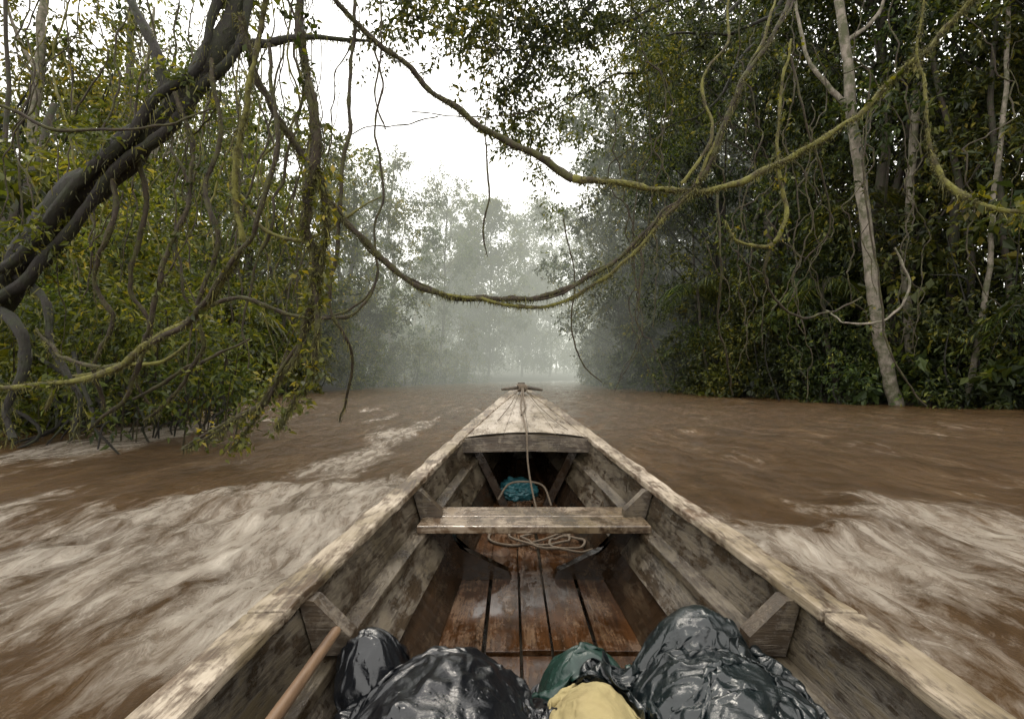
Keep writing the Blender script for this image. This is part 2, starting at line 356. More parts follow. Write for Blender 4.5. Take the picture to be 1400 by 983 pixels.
for (x,y,h,lx,nf,fl,lf) in ((12.6,18.5,4.2,-1.0,15,2.6,LEAF_R),(10.6,25.5,5.5,-1.0,16,2.8,LEAF_R),(15.4,13.6,3.0,-.6,14,2.3,LEAF_R),(14.5,19,7.5,-1.2,16,2.9,LEAF_R),
                         (-10.9,17.5,3.4,.9,14,2.3,LEAF_L),(-12.6,25,5.5,1.0,16,2.7,LEAF_L),(-9.6,12.5,2.4,.5,12,1.9,LEAF_L),(9.2,38,6.5,-1,15,3,LEAF_R)):
    palm((x,y),h,(lx,-.3),nf,fl,lf)
mb=MB()
for k in range(56):
    y=8+rng.random()*34; x=xr(y)+1.0+rng.random()*7; hh=10+rng.random()*8; r=.05+.10*rng.random()
    tube(mb,[(x,y,-.4),(x+rng.normal()*.4,y,hh*.5),(x+rng.normal()*.9,y+rng.normal()*.5,hh)],[r*1.3,r,r*.6],7,6,0,.15,.1)
for k in range(44):
    y=9+rng.random()*34; x=xl(y)-.6-rng.random()*6; hh=6+rng.random()*7; r=.04+.08*rng.random()
    tube(mb,[(x,y,-.4),(x+rng.normal()*.4,y,hh*.5),(x+rng.normal()*.9,y+rng.normal()*.5,hh)],[r*1.3,r,r*.6],7,6,0,.15,.1)
mb.obj('forest_trunks',[BARK_M])
mb=MB(); C=[]
for k in range(760):
    y=88+rng.random()*70; x=-60+rng.random()*140
    if xl(y)-1<x<xr(y)+1: continue
    C.append((x,y,1+rng.random()**.8*(17+12*vnoise([[x*.09,y*.05,3]])[0])))
leafcloud(mb,C,3.2,24,12,.7)
for c in C[:120]: tube(mb,[(c[0],c[1],0),(c[0]+1,c[1],c[2])],[.3,.12],5,2,1)
mb.obj('distant_forest',[LEAF_F,BARK_P],smooth=False)

def moss(mb,C,r,n,L,m=1,wd=.004):
    idx=rng.integers(0,len(C),n); o=C[idx]+rng.normal(size=(n,3))*r*.5; o[:,2]-=r*.2
    l=(L*(.2+rng.random(n)**2.5))[:,None]; a=rng.random(n)*6.28; b=np.column_stack([np.cos(a),np.sin(a),0*a])*wd
    dn=np.array([0,0,-1])+rng.normal(size=(n,3))*.35
    V=np.stack([o-b,o+b,o+dn*l+b*.3,o+dn*l-b*.3],1).reshape(-1,3); mb.add(V,np.arange(4*n).reshape(-1,4),m)
def fuzz(mb,C,r,n,m=1):
    """short moss tufts growing outward all round a stem, in clumps"""
    dens=fbm(C*3.1,3); p=np.clip(dens+.35,0,None); p/=p.sum(); idx=rng.choice(len(C),n,p=p)
    dr=rng.normal(size=(n,3)); dr/=np.linalg.norm(dr,axis=1)[:,None]; o=C[idx]+rng.normal(size=(n,3))*.012+dr*r*.75
    l=(r*(.5+.9*rng.random(n)))[:,None]; b=np.cross(dr,rng.normal(size=(n,3))); b/=np.linalg.norm(b,axis=1)[:,None]; b*=.0035
    dn=dr-np.array([0,0,.3]); V=np.stack([o-b,o+b,o+dn*l+b*.4,o+dn*l-b*.4],1).reshape(-1,3); mb.add(V,np.arange(4*n).reshape(-1,4),m)
def simple_tree(name,P,r,bk,limbs=(),leafc=(),lr=.9,size=.18,leaf=None,rough=.12,mossn=0):
    root=empty(name); mb=MB(); C=tube(mb,P,r,14,9,0,.07,rough,wf=1.2)
    for L,lrad in limbs:
        C2=tube(mb,L,lrad,9,8,0,.05,.15+rough*.4)
        if mossn: moss(mb,C2,np.mean(lrad)*1.4,mossn//4,.10,1,.005)
    if mossn: moss(mb,C,np.mean(r)*1.6,mossn,.12,1,.006)
    par(mb.obj('trunk',[bk,MOSS]),root)
    if len(leafc):
        ml=MB(); leafcloud(ml,leafc,lr,22,13,size); par(ml.obj('foliage',[leaf or LEAF_R],smooth=False),root)
D=16
simple_tree('pale_bark_tree',[S(1226,556,D),S(1212,500,D),S(1196,420,D),S(1184,300,D),S(1168,190,D),S(1158,90,D),S(1148,0,D),S(1140,-150,D+.5)],[.22,.20,.19,.175,.165,.15,.13,.09],BARK_P,
  [([S(1162,150,D),S(1125,110,D),S(1100,70,D),S(1085,-20,D)],[.09,.07,.06,.04]),([S(1155,60,D),S(1200,20,D),S(1230,-60,D)],[.08,.06,.03]),([S(1140,-100,D),S(1080,-180,D),S(1010,-200,D)],[.1,.07,.03])],
  [S(1010,-190,D),S(1085,-150,D),S(1150,-200,D+1),S(1240,-90,D),S(1200,-160,D)],1.5)
D=17
simple_tree('pale_bark_tree',[S(1250,552,D),S(1240,400,D),S(1245,250,D),S(1256,90,D),S(1262,0,D),S(1270,-160,D)],[.16,.14,.13,.12,.11,.08],BARK_P,
  [([S(1262,0,D),S(1300,-60,D),S(1340,-150,D)],[.08,.06,.03])],[S(1340,-150,D),S(1270,-190,D),S(1230,-140,D)],1.4)
simple_tree('pale_bark_tree',[S(1318,560,15),S(1338,470,14.6),S(1350,380,14.4),S(1357,290,14.3),S(1375,120,14.3),S(1380,-60,14.3)],[.09,.08,.07,.065,.06,.045],BARK_P,(),[S(1380,-60,15),S(1400,40,15)],1.2)
simple_tree('pale_bark_tree',[S(32,560,16),S(38,400,16),S(40,250,16),S(50,120,16),S(60,0,16),S(66,-150,16)],[.2,.17,.15,.13,.12,.07],BARK_P,
  [([S(50,100,16),S(20,40,16),S(0,-30,16)],[.08,.05,.03])],[S(66,-120,16),S(0,-30,16),S(110,-60,16)],1.1,.2,LEAF_L)
simple_tree('pale_bark_tree',[S(150,540,22),S(165,300,22),S(176,120,22),S(180,0,22),S(186,-120,22)],[.2,.18,.16,.13,.08],BARK_M,
  (),[S(186,-90,22),S(150,-40,22),S(215,10,22)],1.6,.22,LEAF_L)

TR=[S(-140,600,6.4),S(-60,470,6.0),S(20,370,5.6),S(90,285,5.3),S(165,215,5.1),S(235,150,5.0),S(290,80,5.0),S(318,10,5.0),S(335,-90,5.1),S(350,-220,5.3)]
simple_tree('leaning_tree',TR,[.30,.23,.18,.155,.14,.13,.115,.11,.10,.08],BARK_D,
  [([S(235,150,5),S(215,80,5),S(185,10,5.1),S(150,-80,5.3)],[.06,.05,.04,.03]),([S(290,80,5),S(350,60,5),S(420,50,5.2),S(520,60,5.6)],[.05,.045,.03,.012]),
   ([S(-20,380,5.4),S(40,335,5.2),S(110,245,5.0),S(180,190,4.9),S(215,130,4.85),S(270,90,4.85),S(300,0,4.9),S(310,-100,5)],[.05,.06,.06,.055,.05,.045,.04,.04]),
   ([S(-60,430,5.9),S(10,400,5.4),S(90,320,5.2),S(150,240,5.0),S(230,180,4.9),S(270,120,4.9),S(330,60,4.9),S(345,-60,5)],[.06,.07,.06,.05,.05,.045,.04,.04]),
   ([S(20,370,5.6),S(60,410,5.3),S(70,470,5.2),S(110,540,5.1),S(100,590,5.0)],[.05,.04,.035,.03,.02]),
   ([S(-20,420,5.6),S(20,440,5.3),S(30,500,5.2),S(10,560,5.1),S(20,600,5.0)],[.07,.06,.05,.04,.03])],
  [S(300,-20,5),S(350,-60,5.2),S(60,330,5.2),S(150,190,5),S(250,110,5)],.40,.09,LEAF_L,rough=.35,mossn=2400)

# ------------------------------------------------------------------ lianas
def liana(pts,r,mat=None,mo=0,L=.06,twist=False,leaves=0,wob=.06,lsz=.07):
    mb=MB(); P=[S(*p) for p in pts]
    C=tube(mb,P,r,8,9,0,wob,.4,wf=2.6)
    if twist:
        rr=np.mean(r); k=np.arange(len(C)); 
        C2=C+np.column_stack([np.cos(k*.35),np.sin(k*.27)*.6,np.sin(k*.35)])*rr*1.3
        tube(mb,C2,rr*.5,6,1,0,wob*.3,.2)
    if mo:
        Cd=catmull(C,4); moss(mb,Cd,np.mean(r)*1.1,int(mo*.9),L)
        if mo>=150: fuzz(mb,Cd,np.mean(r),int(mo*2.2))
    if leaves:
        idx=rng.integers(0,len(C),leaves); leafcloud(mb,C[idx],.13,3,5,lsz,2,aspect=.5)
    return mb.obj('liana',[mat or VINE_B,MOSS,LEAF_L],smooth=True)
liana([(430,-60,4.6),(465,10,4.8),(520,62,5),(560,92,5.1),(610,135,5.2),(660,172,5.3),(720,208,5.4),(785,244,5.4)],[.024,.026,.028,.03,.03,.034,.036,.044],VINE_B,700,.05)
liana([(785,244,5.4),(830,252,5.3),(900,258,5.2),(965,258,5.0),(1030,240,4.9),(1085,214,4.8),(1140,178,4.7),(1190,140,4.6),(1240,92,4.5),(1290,40,4.4),(1340,-20,4.3),(1380,-90,4.2)],[.042,.031,.029,.028,.030,.028,.028,.026,.024,.022,.020,.018],VINE_M,2600,.05,leaves=6)
liana([(325,20,4.3),(345,90,4.4),(380,160,4.6),(415,215,4.8),(450,275,4.9),(500,330,5),(555,380,5.1),(610,405,5.2),(670,412,5.2),(725,408,5.2),(780,392,5.2),(830,362,5.2),(880,318,5.1),(925,275,5.05),(962,235,5),(985,185,5),(1010,120,5),(1050,60,5.1),(1085,-20,5.2)],[.026,.027,.03,.03,.03,.032,.032,.031,.029,.028,.024,.022,.022,.024,.026,.024,.022,.018],VINE_B,2600,.07,twist=True)
liana([(600,400,5.1),(650,412,5.15),(710,420,5.2),(770,412,5.2),(820,385,5.2),(865,345,5.1),(910,295,5.05),(950,255,5)],[.016,.02,.02,.018,.018,.018,.018],VINE_M,1000,.06)
liana([(930,250,5),(960,215,5),(975,170,5),(960,110,5.1),(990,60,5.2),(1000,-30,5.3)],[.018,.018,.014,.012,.010],VINE_M,250,.05)
liana([(1070,-30,5.2),(1040,60,5.1),(1000,150,5.05),(975,200,5.),(950,250,5)],[.012,.014,.016,.018,.018],VINE_M,250,.05)
liana([(1082,50,6),(1066,150,6),(1062,220,6),(1072,285,6),(1052,332,6),(1010,330,6),(990,300,6)],[.016,.018,.02,.024,.026,.018,.008],VINE_M,500,.07,leaves=12)
liana([(1052,330,6),(1045,370,6.1),(1060,412,6.3),(1095,436,6.5),(1140,425,6.8),(1180,408,7)],[.02,.016,.016,.014,.012],VINE_B,60,.05)
liana([(1255,-40,4.2),(1262,90,4.2),(1272,190,4.2),(1290,240,4.1),(1320,268,4),(1360,285,3.9),(1440,298,3.8)],[.009,.010,.014,.022,.028,.018,.016],VINE_M,900,.08,leaves=12)
liana([(1080,80,9),(1100,160,9),(1135,300,9.5),(1100,360,10)],[.02,.02,.015],VINE_B)
liana([(1225,340,9),(1242,385,9),(1215,435,9),(1160,442,9.3),(1130,425,10)],[.02,.02,.018,.016],BARK_P)
liana([(1150,100,9),(1190,100,9),(1180,240,9),(1205,400,9),(1212,470,9),(1240,525,9),(1268,556,9)],[.012,.012,.015,.016,.016,.016],VINE_B)
liana([(982,260,8),(985,350,8),(980,430,8.5),(992,490,9),(1003,540,9.5)],[.02,.018,.018,.018,.015],VINE_B)
liana([(770,300,9),(786,380,9),(782,430,9),(786,470,9),(802,505,9),(822,522,9)],[.014,.015,.015,.014,.010],VINE_B)
liana([(700,-60,6),(672,120,6.2),(663,210,6.3),(668,268,6.3),(661,310,6.3),(668,350,6.3)],[.004,.005,.008,.014,.011,.013,.005],VINE_B,120,.06)
liana([(600,158,6),(560,170,6),(515,172,6),(470,185,6)],[.007,.008,.006],VINE_B)
liana([(790,120,8),(740,150,8),(640,158,8),(560,150,8)],[.008,.01,.008],VINE_B)
liana([(486,-60,5),(484,60,5),(478,150,5),(470,240,5),(458,330,5),(452,420,5.1),(470,455,5.2),(484,490,5.4),(476,540,5.7),(464,575,5.9)],[.018,.018,.02,.02,.022,.02,.018,.018,.016,.01],VINE_B,300,.07)
liana([(510,60,5.6),(524,110,5.6),(514,180,5.6),(522,250,5.6),(512,330,5.6),(508,390,5.6),(470,425,5.6),(430,435,5.5)],[.011,.012,.013,.014,.013,.013,.011],VINE_B,60,.05)
liana([(520,-40,6),(522,60,6),(512,130,6),(528,175,6)],[.01,.012,.012,.01],VINE_B)
liana([(415,-80,4),(412,40,4),(424,140,4),(432,220,4.1),(416,300,4.2),(436,370,4.3),(420,440,4.4),(398,500,4.6),(350,555,4.8),(258,612,5)],[.030,.032,.036,.042,.042,.038,.034,.034,.028,.012],VINE_B,3000,.07,leaves=26,twist=True)
liana([(432,220,4.1),(445,300,4.2),(430,380,4.3),(436,450,4.3),(420,520,4.5),(385,585,4.6)],[.022,.024,.024,.026,.028,.01],VINE_B,2600,.08,leaves=26)
liana([(375,-60,4.2),(352,60,4.3),(335,150,4.3),(322,260,4.4),(330,330,4.4),(300,390,4.5),(250,440,4.6),(190,485,4.7),(120,515,4.8),(30,528,4.9),(-60,520,5)],[.024,.024,.024,.028,.028,.03,.03,.032,.03,.026,.02],VINE_M,2200,.05,leaves=12)
liana([(365,60,4.1),(380,200,4.1),(350,300,4.2),(300,380,4.4),(235,455,4.6),(160,500,4.8),(90,490,5),(50,450,5.2)],[.016,.018,.02,.022,.024,.022,.018,.014],VINE_B,600,.06)
liana([(240,130,4.8),(262,210,4.8),(255,290,4.8),(230,350,4.8),(210,420,4.8),(190,480,4.9),(170,540,5),(120,588,5.2)],[.022,.02,.022,.024,.024,.024,.022,.015],VINE_B,500,.06,leaves=8)
liana([(290,80,4.8),(300,180,4.8),(285,260,4.8),(300,330,4.8),(270,420,4.9),(280,480,5),(235,540,5.2),(200,575,5.4)],[.02,.02,.022,.022,.022,.022,.02,.012],VINE_B,500,.06,leaves=8)
liana([(150,215,5),(155,310,5),(130,380,5.1),(150,440,5.2),(128,500,5.3),(140,560,5.5)],[.026,.026,.024,.022,.022,.018],VINE_B,350,.05)
liana([(185,180,5.0),(200,300,5.2),(180,390,5.3),(205,450,5.4),(185,520,5.6),(215,570,5.8)],[.024,.024,.022,.022,.02,.015],VINE_B,350,.05)
liana([(-40,130,4),(20,155,4.1),(80,180,4.2),(150,178,4.4),(230,170,4.6),(290,150,4.9)],[.012,.013,.014,.013,.012,.010],VINE_B,60,.04)
liana([(330,270,5.2),(360,310,5.2),(410,325,5.2),(470,300,5.2),(520,270,5.4)],[.016,.02,.02,.014,.006],VINE_M,200,.05,leaves=6)
liana([(255,440,5),(310,408,5),(350,410,5),(400,432,5.1),(470,430,5.2),(505,405,5.3),(516,370,5.4)],[.02,.022,.02,.018,.018,.016,.01],VINE_B,160,.05)
liana([(180,545,5.6),(240,515,5.6),(300,480,5.6),(340,462,5.7)],[.02,.02,.018,.01],VINE_B,60,.05)
liana([(60,560,5.4),(90,520,5.4),(160,500,5.3),(230,490,5.3),(260,465,5.4)],[.02,.024,.022,.012],VINE_M,250,.05)
liana([(395,480,5),(370,530,5),(345,580,5),(312,612,5.1)],[.02,.02,.018,.008],VINE_B,400,.06,leaves=14)
for k in range(44):
    u=random.uniform(10,470); d=random.uniform(5,9); v0=random.uniform(-120,60); v1=random.uniform(330,570); n=6; dr=random.uniform(-80,25); r=random.uniform(.4,1.3)
    liana([(u+random.gauss(0,13)+ (i/n)**2*dr,v0+(v1-v0)*i/n,d) for i in range(n+1)],[.008*r,.012*r,.014*r,.012*r,.008*r],random.choice([VINE_B,VINE_B,VINE_B,VINE_M]),60,.06,wob=.10)
for k in range(22):
    u=random.uniform(860,1390); d=random.uniform(9,14); v0=random.uniform(-60,200); v1=random.uniform(400,545); n=6
    liana([(u+random.gauss(0,14),v0+(v1-v0)*i/n,d) for i in range(n+1)],[.010,.014,.014,.012,.008],VINE_B,0,wob=.2)

mb=MB()
for k in range(80):
    u=random.uniform(-60,300); v=random.uniform(540,600); d=H*660/(v-515)*.98 if v>560 else random.uniform(6,9)
    d=min(max(d,5.2),10); a=np.array(S(u,0,d)); a[2]=-.1
    p1=a+[random.uniform(-.5,.5),random.uniform(-.1,.6),random.uniform(.3,.8)]; p2=p1+[random.uniform(-1.2,.1),random.uniform(0,.8),random.uniform(.1,.9)]
    tube(mb,[a,(a+p1)/2+rng.normal(size=3)*.08,p1,p2],[.010,.016,.022,.026],6,5,0,.08,.2)
mb.obj('aerial_roots',[BARK_D])
mb=MB(); C=[S(random.uniform(-60,330),random.uniform(400,560),random.uniform(6.5,9.5)) for _ in range(120)]+[S(random.uniform(0,440),random.uniform(200,420),random.uniform(8,12)) for _ in range(50)]
leafcloud(mb,C,.55,12,10,.11)
for c in C[:120]: 
    c=np.array(c); tube(mb,[c+[-.3,.3,-.9],c+[-.1,.1,-.3],c],[.015,.01,.004],4,3,1)
mb.obj('climbing_plant',[LEAF_L,VINE_B],smooth=False)
root=empty('overhanging_branch'); mb=MB(); ml=MB()
br=[[(1120,-120,12),(1000,-40,10.5),(880,20,9.5),(780,60,9),(700,70,8.8),(640,40,8.6)],
    [(1120,-120,12),(980,40,11),(900,90,10.5),(820,110,10),(750,160,9.8),(735,200,9.7)],
    [(900,-100,9),(820,-40,8.6),(740,-20,8.3),(660,10,8),(600,-10,8)],
    [(1100,-60,11),(1000,110,11),(940,170,11),(860,190,11)],
    [(1150,-60,10),(1060,20,10),(960,50,10),(880,50,9.5),(810,20,9)],
    [(880,-60,9),(800,20,8.7),(740,60,8.5),(700,110,8.4),(690,150,8.4)],
    [(760,-120,8),(700,-50,7.8),(640,-40,7.6),(580,-20,7.4),(540,20,7.3)]]
for b in br:
    C=tube(mb,[S(*p) for p in b],[.05,.04,.03,.02,.014,.006],6,7,0,.2,.1)
    for k in range(len(C)//4,len(C)):
        e=C[k]+rng.normal(size=3)*[.5,.5,.38]-[0,0,.12]; tube(mb,[C[k],(C[k]+e)/2+[0,0,.06],e],[.010,.006,.003],4,3,0)
        leafcloud(ml,[e,C[k]*.4+e*.6],.42,8,8,.10,flat=.6)
par(mb.obj('branches',[BARK_D]),root); par(ml.obj('leaves',[LEAF_R],smooth=False),root)

# ------------------------------------------------------------------ BOAT
boat=empty('wooden_boat'); Yb=np.arange(-1.6,4.22,.06); Yb=np.append(Yb,4.24)
def P(o): return par(o,boat)
def bev(o,w=.004):
    m=o.modifiers.new('bev','BEVEL'); m.width=w; m.segments=2; m.limit_method='ANGLE'; return o
def merge(o):
    bm=bmesh.new(); bm.from_mesh(o.data); bmesh.ops.remove_doubles(bm,verts=bm.verts,dist=1e-5); bmesh.ops.recalc_face_normals(bm,faces=bm.faces); bm.to_mesh(o.data); bm.free(); return o
CAPW=.072
mb=MB()
for s in (-1,1):
    def pr(y,a,b):
        def pt(q):
            x0,z0=gw(y)-.012,zg(y)-.02; x1,z1=fw(y)+.05,zf(y)-.06
            return x0+(x1-x0)*q+.03*math.sin(math.pi*q),z0+(z1-z0)*q
        (xa,za),(xb,zb)=pt(a),pt(b); o=.008
        return [(s*xa,za),(s*(xb+o),zb),(s*(xb+o-.018),zb),(s*(xa-.018),za)]
    for a,b in ((0,.33),(.33,.66),(.66,1)): loft(mb,Yb,lambda y:pr(y,a,b))
loft(mb,Yb,lambda y:[(-fw(y)-.05,zf(y)-.06),(fw(y)+.05,zf(y)-.06),(fw(y)+.05,zf(y)-.04),(-fw(y)-.05,zf(y)-.04)])
box(mb,-.5,.5,-1.63,-1.6,zf(-1.6)-.06,zg(-1.6)-.01)
P(merge(mb.obj('hull',[W_SIDE],smooth=False)))
mb=MB()
for s in (-1,1):
    def cap(y):
        n1=.0035*math.sin(y*9+s)+.003*math.sin(y*23+2*s)+.005*float(fbm([[y*14,s,0]],3)[0]); z=zg(y)
        n2=.005*float(fbm([[y*17,s*5,3]],3)[0])
        return [(s*(gw(y)+.004+n1),z-.028),(s*(gw(y)+.004+n1),z-.002),(s*(max(gw(y)-CAPW,.002)+n2),z+.001),(s*(max(gw(y)-CAPW,.002)+n2),z-.026)]
    for a,b in ((-1.62,.93),(.934,4.24)): loft(mb,np.linspace(a,b,int((b-a)/.02)),cap)
P(bev(merge(mb.obj('gunwale',[W_CAP],smooth=False)),.006))
SD=.155
sx=lambda y:max(gw(y)-CAPW-.035,.004)
sz=lambda y:max(zg(y)-SD,zf(y)+.02)
mb=MB()
for s in (-1,1):
    def up(y):
        return [(s*max(gw(y)-CAPW+.022,.003),zg(y)-.026),(s*(sx(y)+.022),sz(y)),(s*(sx(y)+.045),sz(y)),(s*(max(gw(y)-CAPW+.045,.006)),zg(y)-.026)]
    loft(mb,Yb,up)
P(merge(mb.obj('upper_side_planks',[W_SIDE],smooth=False)))
mb=MB()
for s in (-1,1):
    def lo(y):
        return [(s*(sx(y)-.002),sz(y)-.02),(s*(fw(y)-.012),zf(y)+.004),(s*(fw(y)+.01),zf(y)-.01),(s*(sx(y)+.02),sz(y)-.02)]
    def lo1(y):
        A=lo(y); q=.42
        i=(A[0][0]*(1-q)+A[1][0]*q-s*.012,A[0][1]*(1-q)+A[1][1]*q); 
        return [(A[0][0]-s*.012,A[0][1]),i,(i[0]+s*.011,i[1]),(A[0][0],A[0][1])]
    loft(mb,Yb,lo); loft(mb,Yb[Yb<3.4],lo1,1)
P(merge(mb.obj('lower_side_planks',[W_LOW,W_SIDE],smooth=False)))
mb=MB()
for s in (-1,1):
    loft(mb,Yb[Yb<3.6],lambda y:[(s*(sx(y)+.024),sz(y)-.012),(s*(sx(y)-.028),sz(y)-.018),(s*(sx(y)-.026),sz(y)+.008),(s*(sx(y)+.024),sz(y)+.014)])
P(bev(merge(mb.obj('seat_riser',[W_SIDE],smooth=False)),.003))
mb=MB(); xb=[-.30,-.165,-.055,.035,.16,.30]
for (ya,yb_,dz) in ((-1.58,1.36,.004),(1.368,1.93,.012),(1.938,2.9,.003),(2.906,3.6,.0)):
    for i in range(5):
        a,b=xb[i]+random.uniform(-.01,.01)*(0<i),xb[i+1]
        yy=np.linspace(ya+random.uniform(0,.012),yb_,max(2,int((yb_-ya)/.08)))
        j=random.uniform(-.003,.003)
        def fp(y):
            w=fw(y)-.004; A=np.clip(a+.003,-w,w-.004); B=np.clip(b-.003,A+.002,w)
            z=zf(y)+.008+dz+j; return [(A,z-.016),(B,z-.016),(B,z),(A,z)]
        loft(mb,yy,fp)
P(bev(merge(mb.obj('floor_planks',[W_FLOOR],smooth=False)),.003))
def rib(y,deep,mb):
    for s in (-1,1):
        g=gw(y)-CAPW+.02; st=sx(y); z0=zg(y)-.02; z1=sz(y)
        prism(mb,[(s*g,z0),(s*(g-.032),z0-.004),(s*(st-.055),z1+.055),(s*(st-.06),z1+.02),(s*(st+.02),z1+.014)],y-.022,y+.022)
        if deep:
            F=fw(y); zz=zf(y)
            prism(mb,[(s*(st+.01),z1-.02),(s*(st-.085),z1-.02),(s*(st-.13),z1-.09),(s*(F-.07),zz+.105),(s*(F-.14),zz+.07),(s*.095,zz+.052),(s*.080,zz+.020),(s*(F+.01),zz+.018)],y-.022,y+.022,1)
mb=MB(); rib(1.04,False,mb); rib(1.88,True,mb); rib(.1,True,mb); rib(-.8,True,mb)
P(bev(merge(mb.obj('ribs',[W_KNEE,W_LOW],smooth=False)),.004))
mb=MB(); zb=H-.54
bw=lambda y:sx(y)-.006
for (ya,yb_) in ((1.745,1.868),(1.872,2.005)):
    loft(mb,[ya,(ya+yb_)/2,yb_],lambda y:[(-bw(1.85)-.02,zb-.028),(bw(1.85)+.02,zb-.028),(bw(1.85)+.02,zb),(-bw(1.85)-.02,zb)])
P(bev(merge(mb.obj('thwart_seat',[W_BENCH],smooth=False)),.004))
mb=MB(); Yd=np.arange(2.80,4.2,.05); fr=[-1,-.36,.04,.5,1]
for i in range(4):
    def dk(y):
        w=max(gw(y)-CAPW+.001,.008)
        def zc(x): return zg(y)-.006+.028*min(1,w/.3)*(1-(x/w)**2)
        a=fr[i]*w+.0012; b=fr[i+1]*w-.0012; m_=(a+b)/2
        return [(a,zc(a)-.018),(b,zc(b)-.018),(b,zc(b)),(m_,zc(m_)+.001),(a,zc(a))]
    loft(mb,Yd,dk,cap=False)
P(merge(mb.obj('foredeck',[W_DECK],smooth=False)))
mb=MB(); g=gw(2.78)-CAPW+.02; z=zg(2.78)
prism(mb,[(-g,z-.012),(-g,z-.088),(0,z-.08),(g,z-.088),(g,z-.012),(0,z+.012)],2.765,2.80)
prism(mb,[(-.31,z-.088),(-.26,z-.088),(-.10,zf(2.85)+.01),(-.15,zf(2.85)+.01)],2.84,2.87,1)
prism(mb,[(.31,z-.088),(.26,z-.088),(.10,zf(2.85)+.01),(.15,zf(2.85)+.01)],2.84,2.87,1)
P(bev(merge(mb.obj('deck_beam',[W_KNEE,W_LOW],smooth=False)),.004))
mb=MB()
loft(mb,[4.14,4.2,4.27],lambda y:[(-.028+.1*max(0,y-4.2),-.05),(.028-.1*max(0,y-4.2),-.05),(.03-.12*max(0,y-4.2),zg(4.2)+.022),(-.03+.12*max(0,y-4.2),zg(4.2)+.022)])
tube(mb,[(-.165,3.86,zg(3.86)+.035),(-.08,3.87,zg(3.86)+.043),(0,3.875,zg(3.86)+.05),(.08,3.87,zg(3.86)+.043),(.165,3.86,zg(3.86)+.03)],[.010,.015,.018,.015,.010],8,5,0,0,.1)
P(merge(mb.obj('stem_and_cleat',[W_KNEE],smooth=False)))

root=empty('mooring_rope'); mb=MB(); zd=lambda y:zg(y)+.030
for k in range(6):
    a=np.linspace(0,2*np.pi,13); tube(mb,np.column_stack([.012*(k-2.5)+.01*np.cos(a*2),3.865+.03*np.cos(a),zg(3.86)+.045+.028*np.sin(a)]),.0055,6,2)
tube(mb,[(0,3.84,zd(3.84)+.02),(-.01,3.6,zd(3.6)),(-.02,3.3,zd(3.3)+.004),(-.005,3.0,zd(3.)+.004),(.0,2.82,zd(2.82)+.008),(.005,2.76,zd(2.8)-.02),(.01,2.74,zg(2.8)-.14),(.03,2.70,H-.62),(.06,2.62,H-.74),(.09,2.5,H-.775)],.0058,6,8)
tube(mb,[(.01,3.84,zd(3.84)+.02),(.005,3.6,zd(3.6)+.003),(.012,3.35,zd(3.3)+.006),(-.02,3.1,zd(3.1)+.01)],.0058,6,8)
tube(mb,[(.03,3.84,zd(3.84)+.01),(.10,3.4,zd(3.4)-.001),(.2,3.0,zd(3.)-.006),(.25,2.86,zd(2.86)-.010)],.003,5,8)
tube(mb,[(-.03,3.84,zd(3.84)+.01),(-.09,3.4,zd(3.4)-.001),(-.17,3.05,zd(3.)-.001)],.003,5,8)
pts=[]
for k in range(46):
    a=k*.42; r=.10+.035*math.sin(k*.31); r2=r*(1.2 if k<23 else .9)
    pts.append((.06+.13*(k/46)+r2*1.15*math.cos(a),2.33-.14*(k/46)+r2*math.sin(a),zf(2.3)+.026+.010*abs(math.sin(k*.9))))
tube(mb,pts,.0062,6,3)
tube(mb,[(.09,2.5,H-.775),(-.05,2.62,H-.76),(-.15,2.5,H-.77),(-.19,2.3,H-.772),(-.08,2.22,H-.775),(.05,2.27,H-.77),(.16,2.35,H-.76)],.0062,6,8)
tube(mb,[(-.16,2.75,H-.70),(-.10,2.78,H-.62),(0,2.76,H-.60),(.10,2.78,H-.63),(.14,2.7,H-.72)],.006,6,8)
par(mb.obj('rope',[ROPE]),root)

def crumple(name,c,sc,mat,amp=.3,fr=3,seed=0):
    bm=bmesh.new(); bmesh.ops.create_icosphere(bm,subdivisions=5,radius=1); me=bpy.data.meshes.new(name); 
    co=np.array([v.co for v in bm.verts]); n=fbm(co*fr+seed,4); n2=1-2*np.abs(fbm(co*fr*1.6+seed+8,4))
    for v,a,b in zip(bm.verts,n,n2): v.co*=(1+amp*a+amp*.45*b); v.co.x*=sc[0]; v.co.y*=sc[1]; v.co.z*=sc[2]; v.co+=Vector(c)
    bm.to_mesh(me); bm.free(); me.materials.append(mat)
    for p in me.polygons: p.use_smooth=True
    o=bpy.data.objects.new(name,me); COL.objects.link(o); return o
crumple('teal_tarp',(-.045,3.0,H-.70),(.09,.10,.06),P_TEAL,.6,2.0,3)

pa=np.array([-.452,1.03,H-.537]); pd=np.array([.022,-.28,.034])/.28
mb=MB(); tube(mb,[pa,pa+pd*.3,pa+pd*.6,pa+pd*.95,pa+pd*1.3],[.0105,.011,.011,.0115,.013],10,6,0,0,.05)
L=[1.28,1.36,1.44,1.55,1.68,1.80,1.86]; Wd=[.014,.045,.068,.08,.078,.06,.03]
V=[]
for l,wd in zip(L,Wd):
    c=pa+pd*l; V+=[c+[-wd,0,-.005],c+[wd,0,-.005],c+[wd,0,.006],c+[-wd,0,.006]]
F=[]
for i in range(len(L)-1):
    for j in range(4): F.append([i*4+j,i*4+(j+1)%4,i*4+4+(j+1)%4,i*4+4+j])
mb.add(V,F+[[3,2,1,0],[24,25,26,27]])
t=NT('paddle_wood'); n1=t.noise(t.co((20,1.5,20)),2,8); PW=t.done(t.bsdf(t.ramp(n1,[(.3,(.06,.033,.018)),(.7,(.17,.105,.06))]),.45,t.bump(n1,.3,.003)))
mb.obj('wooden_paddle',[PW])

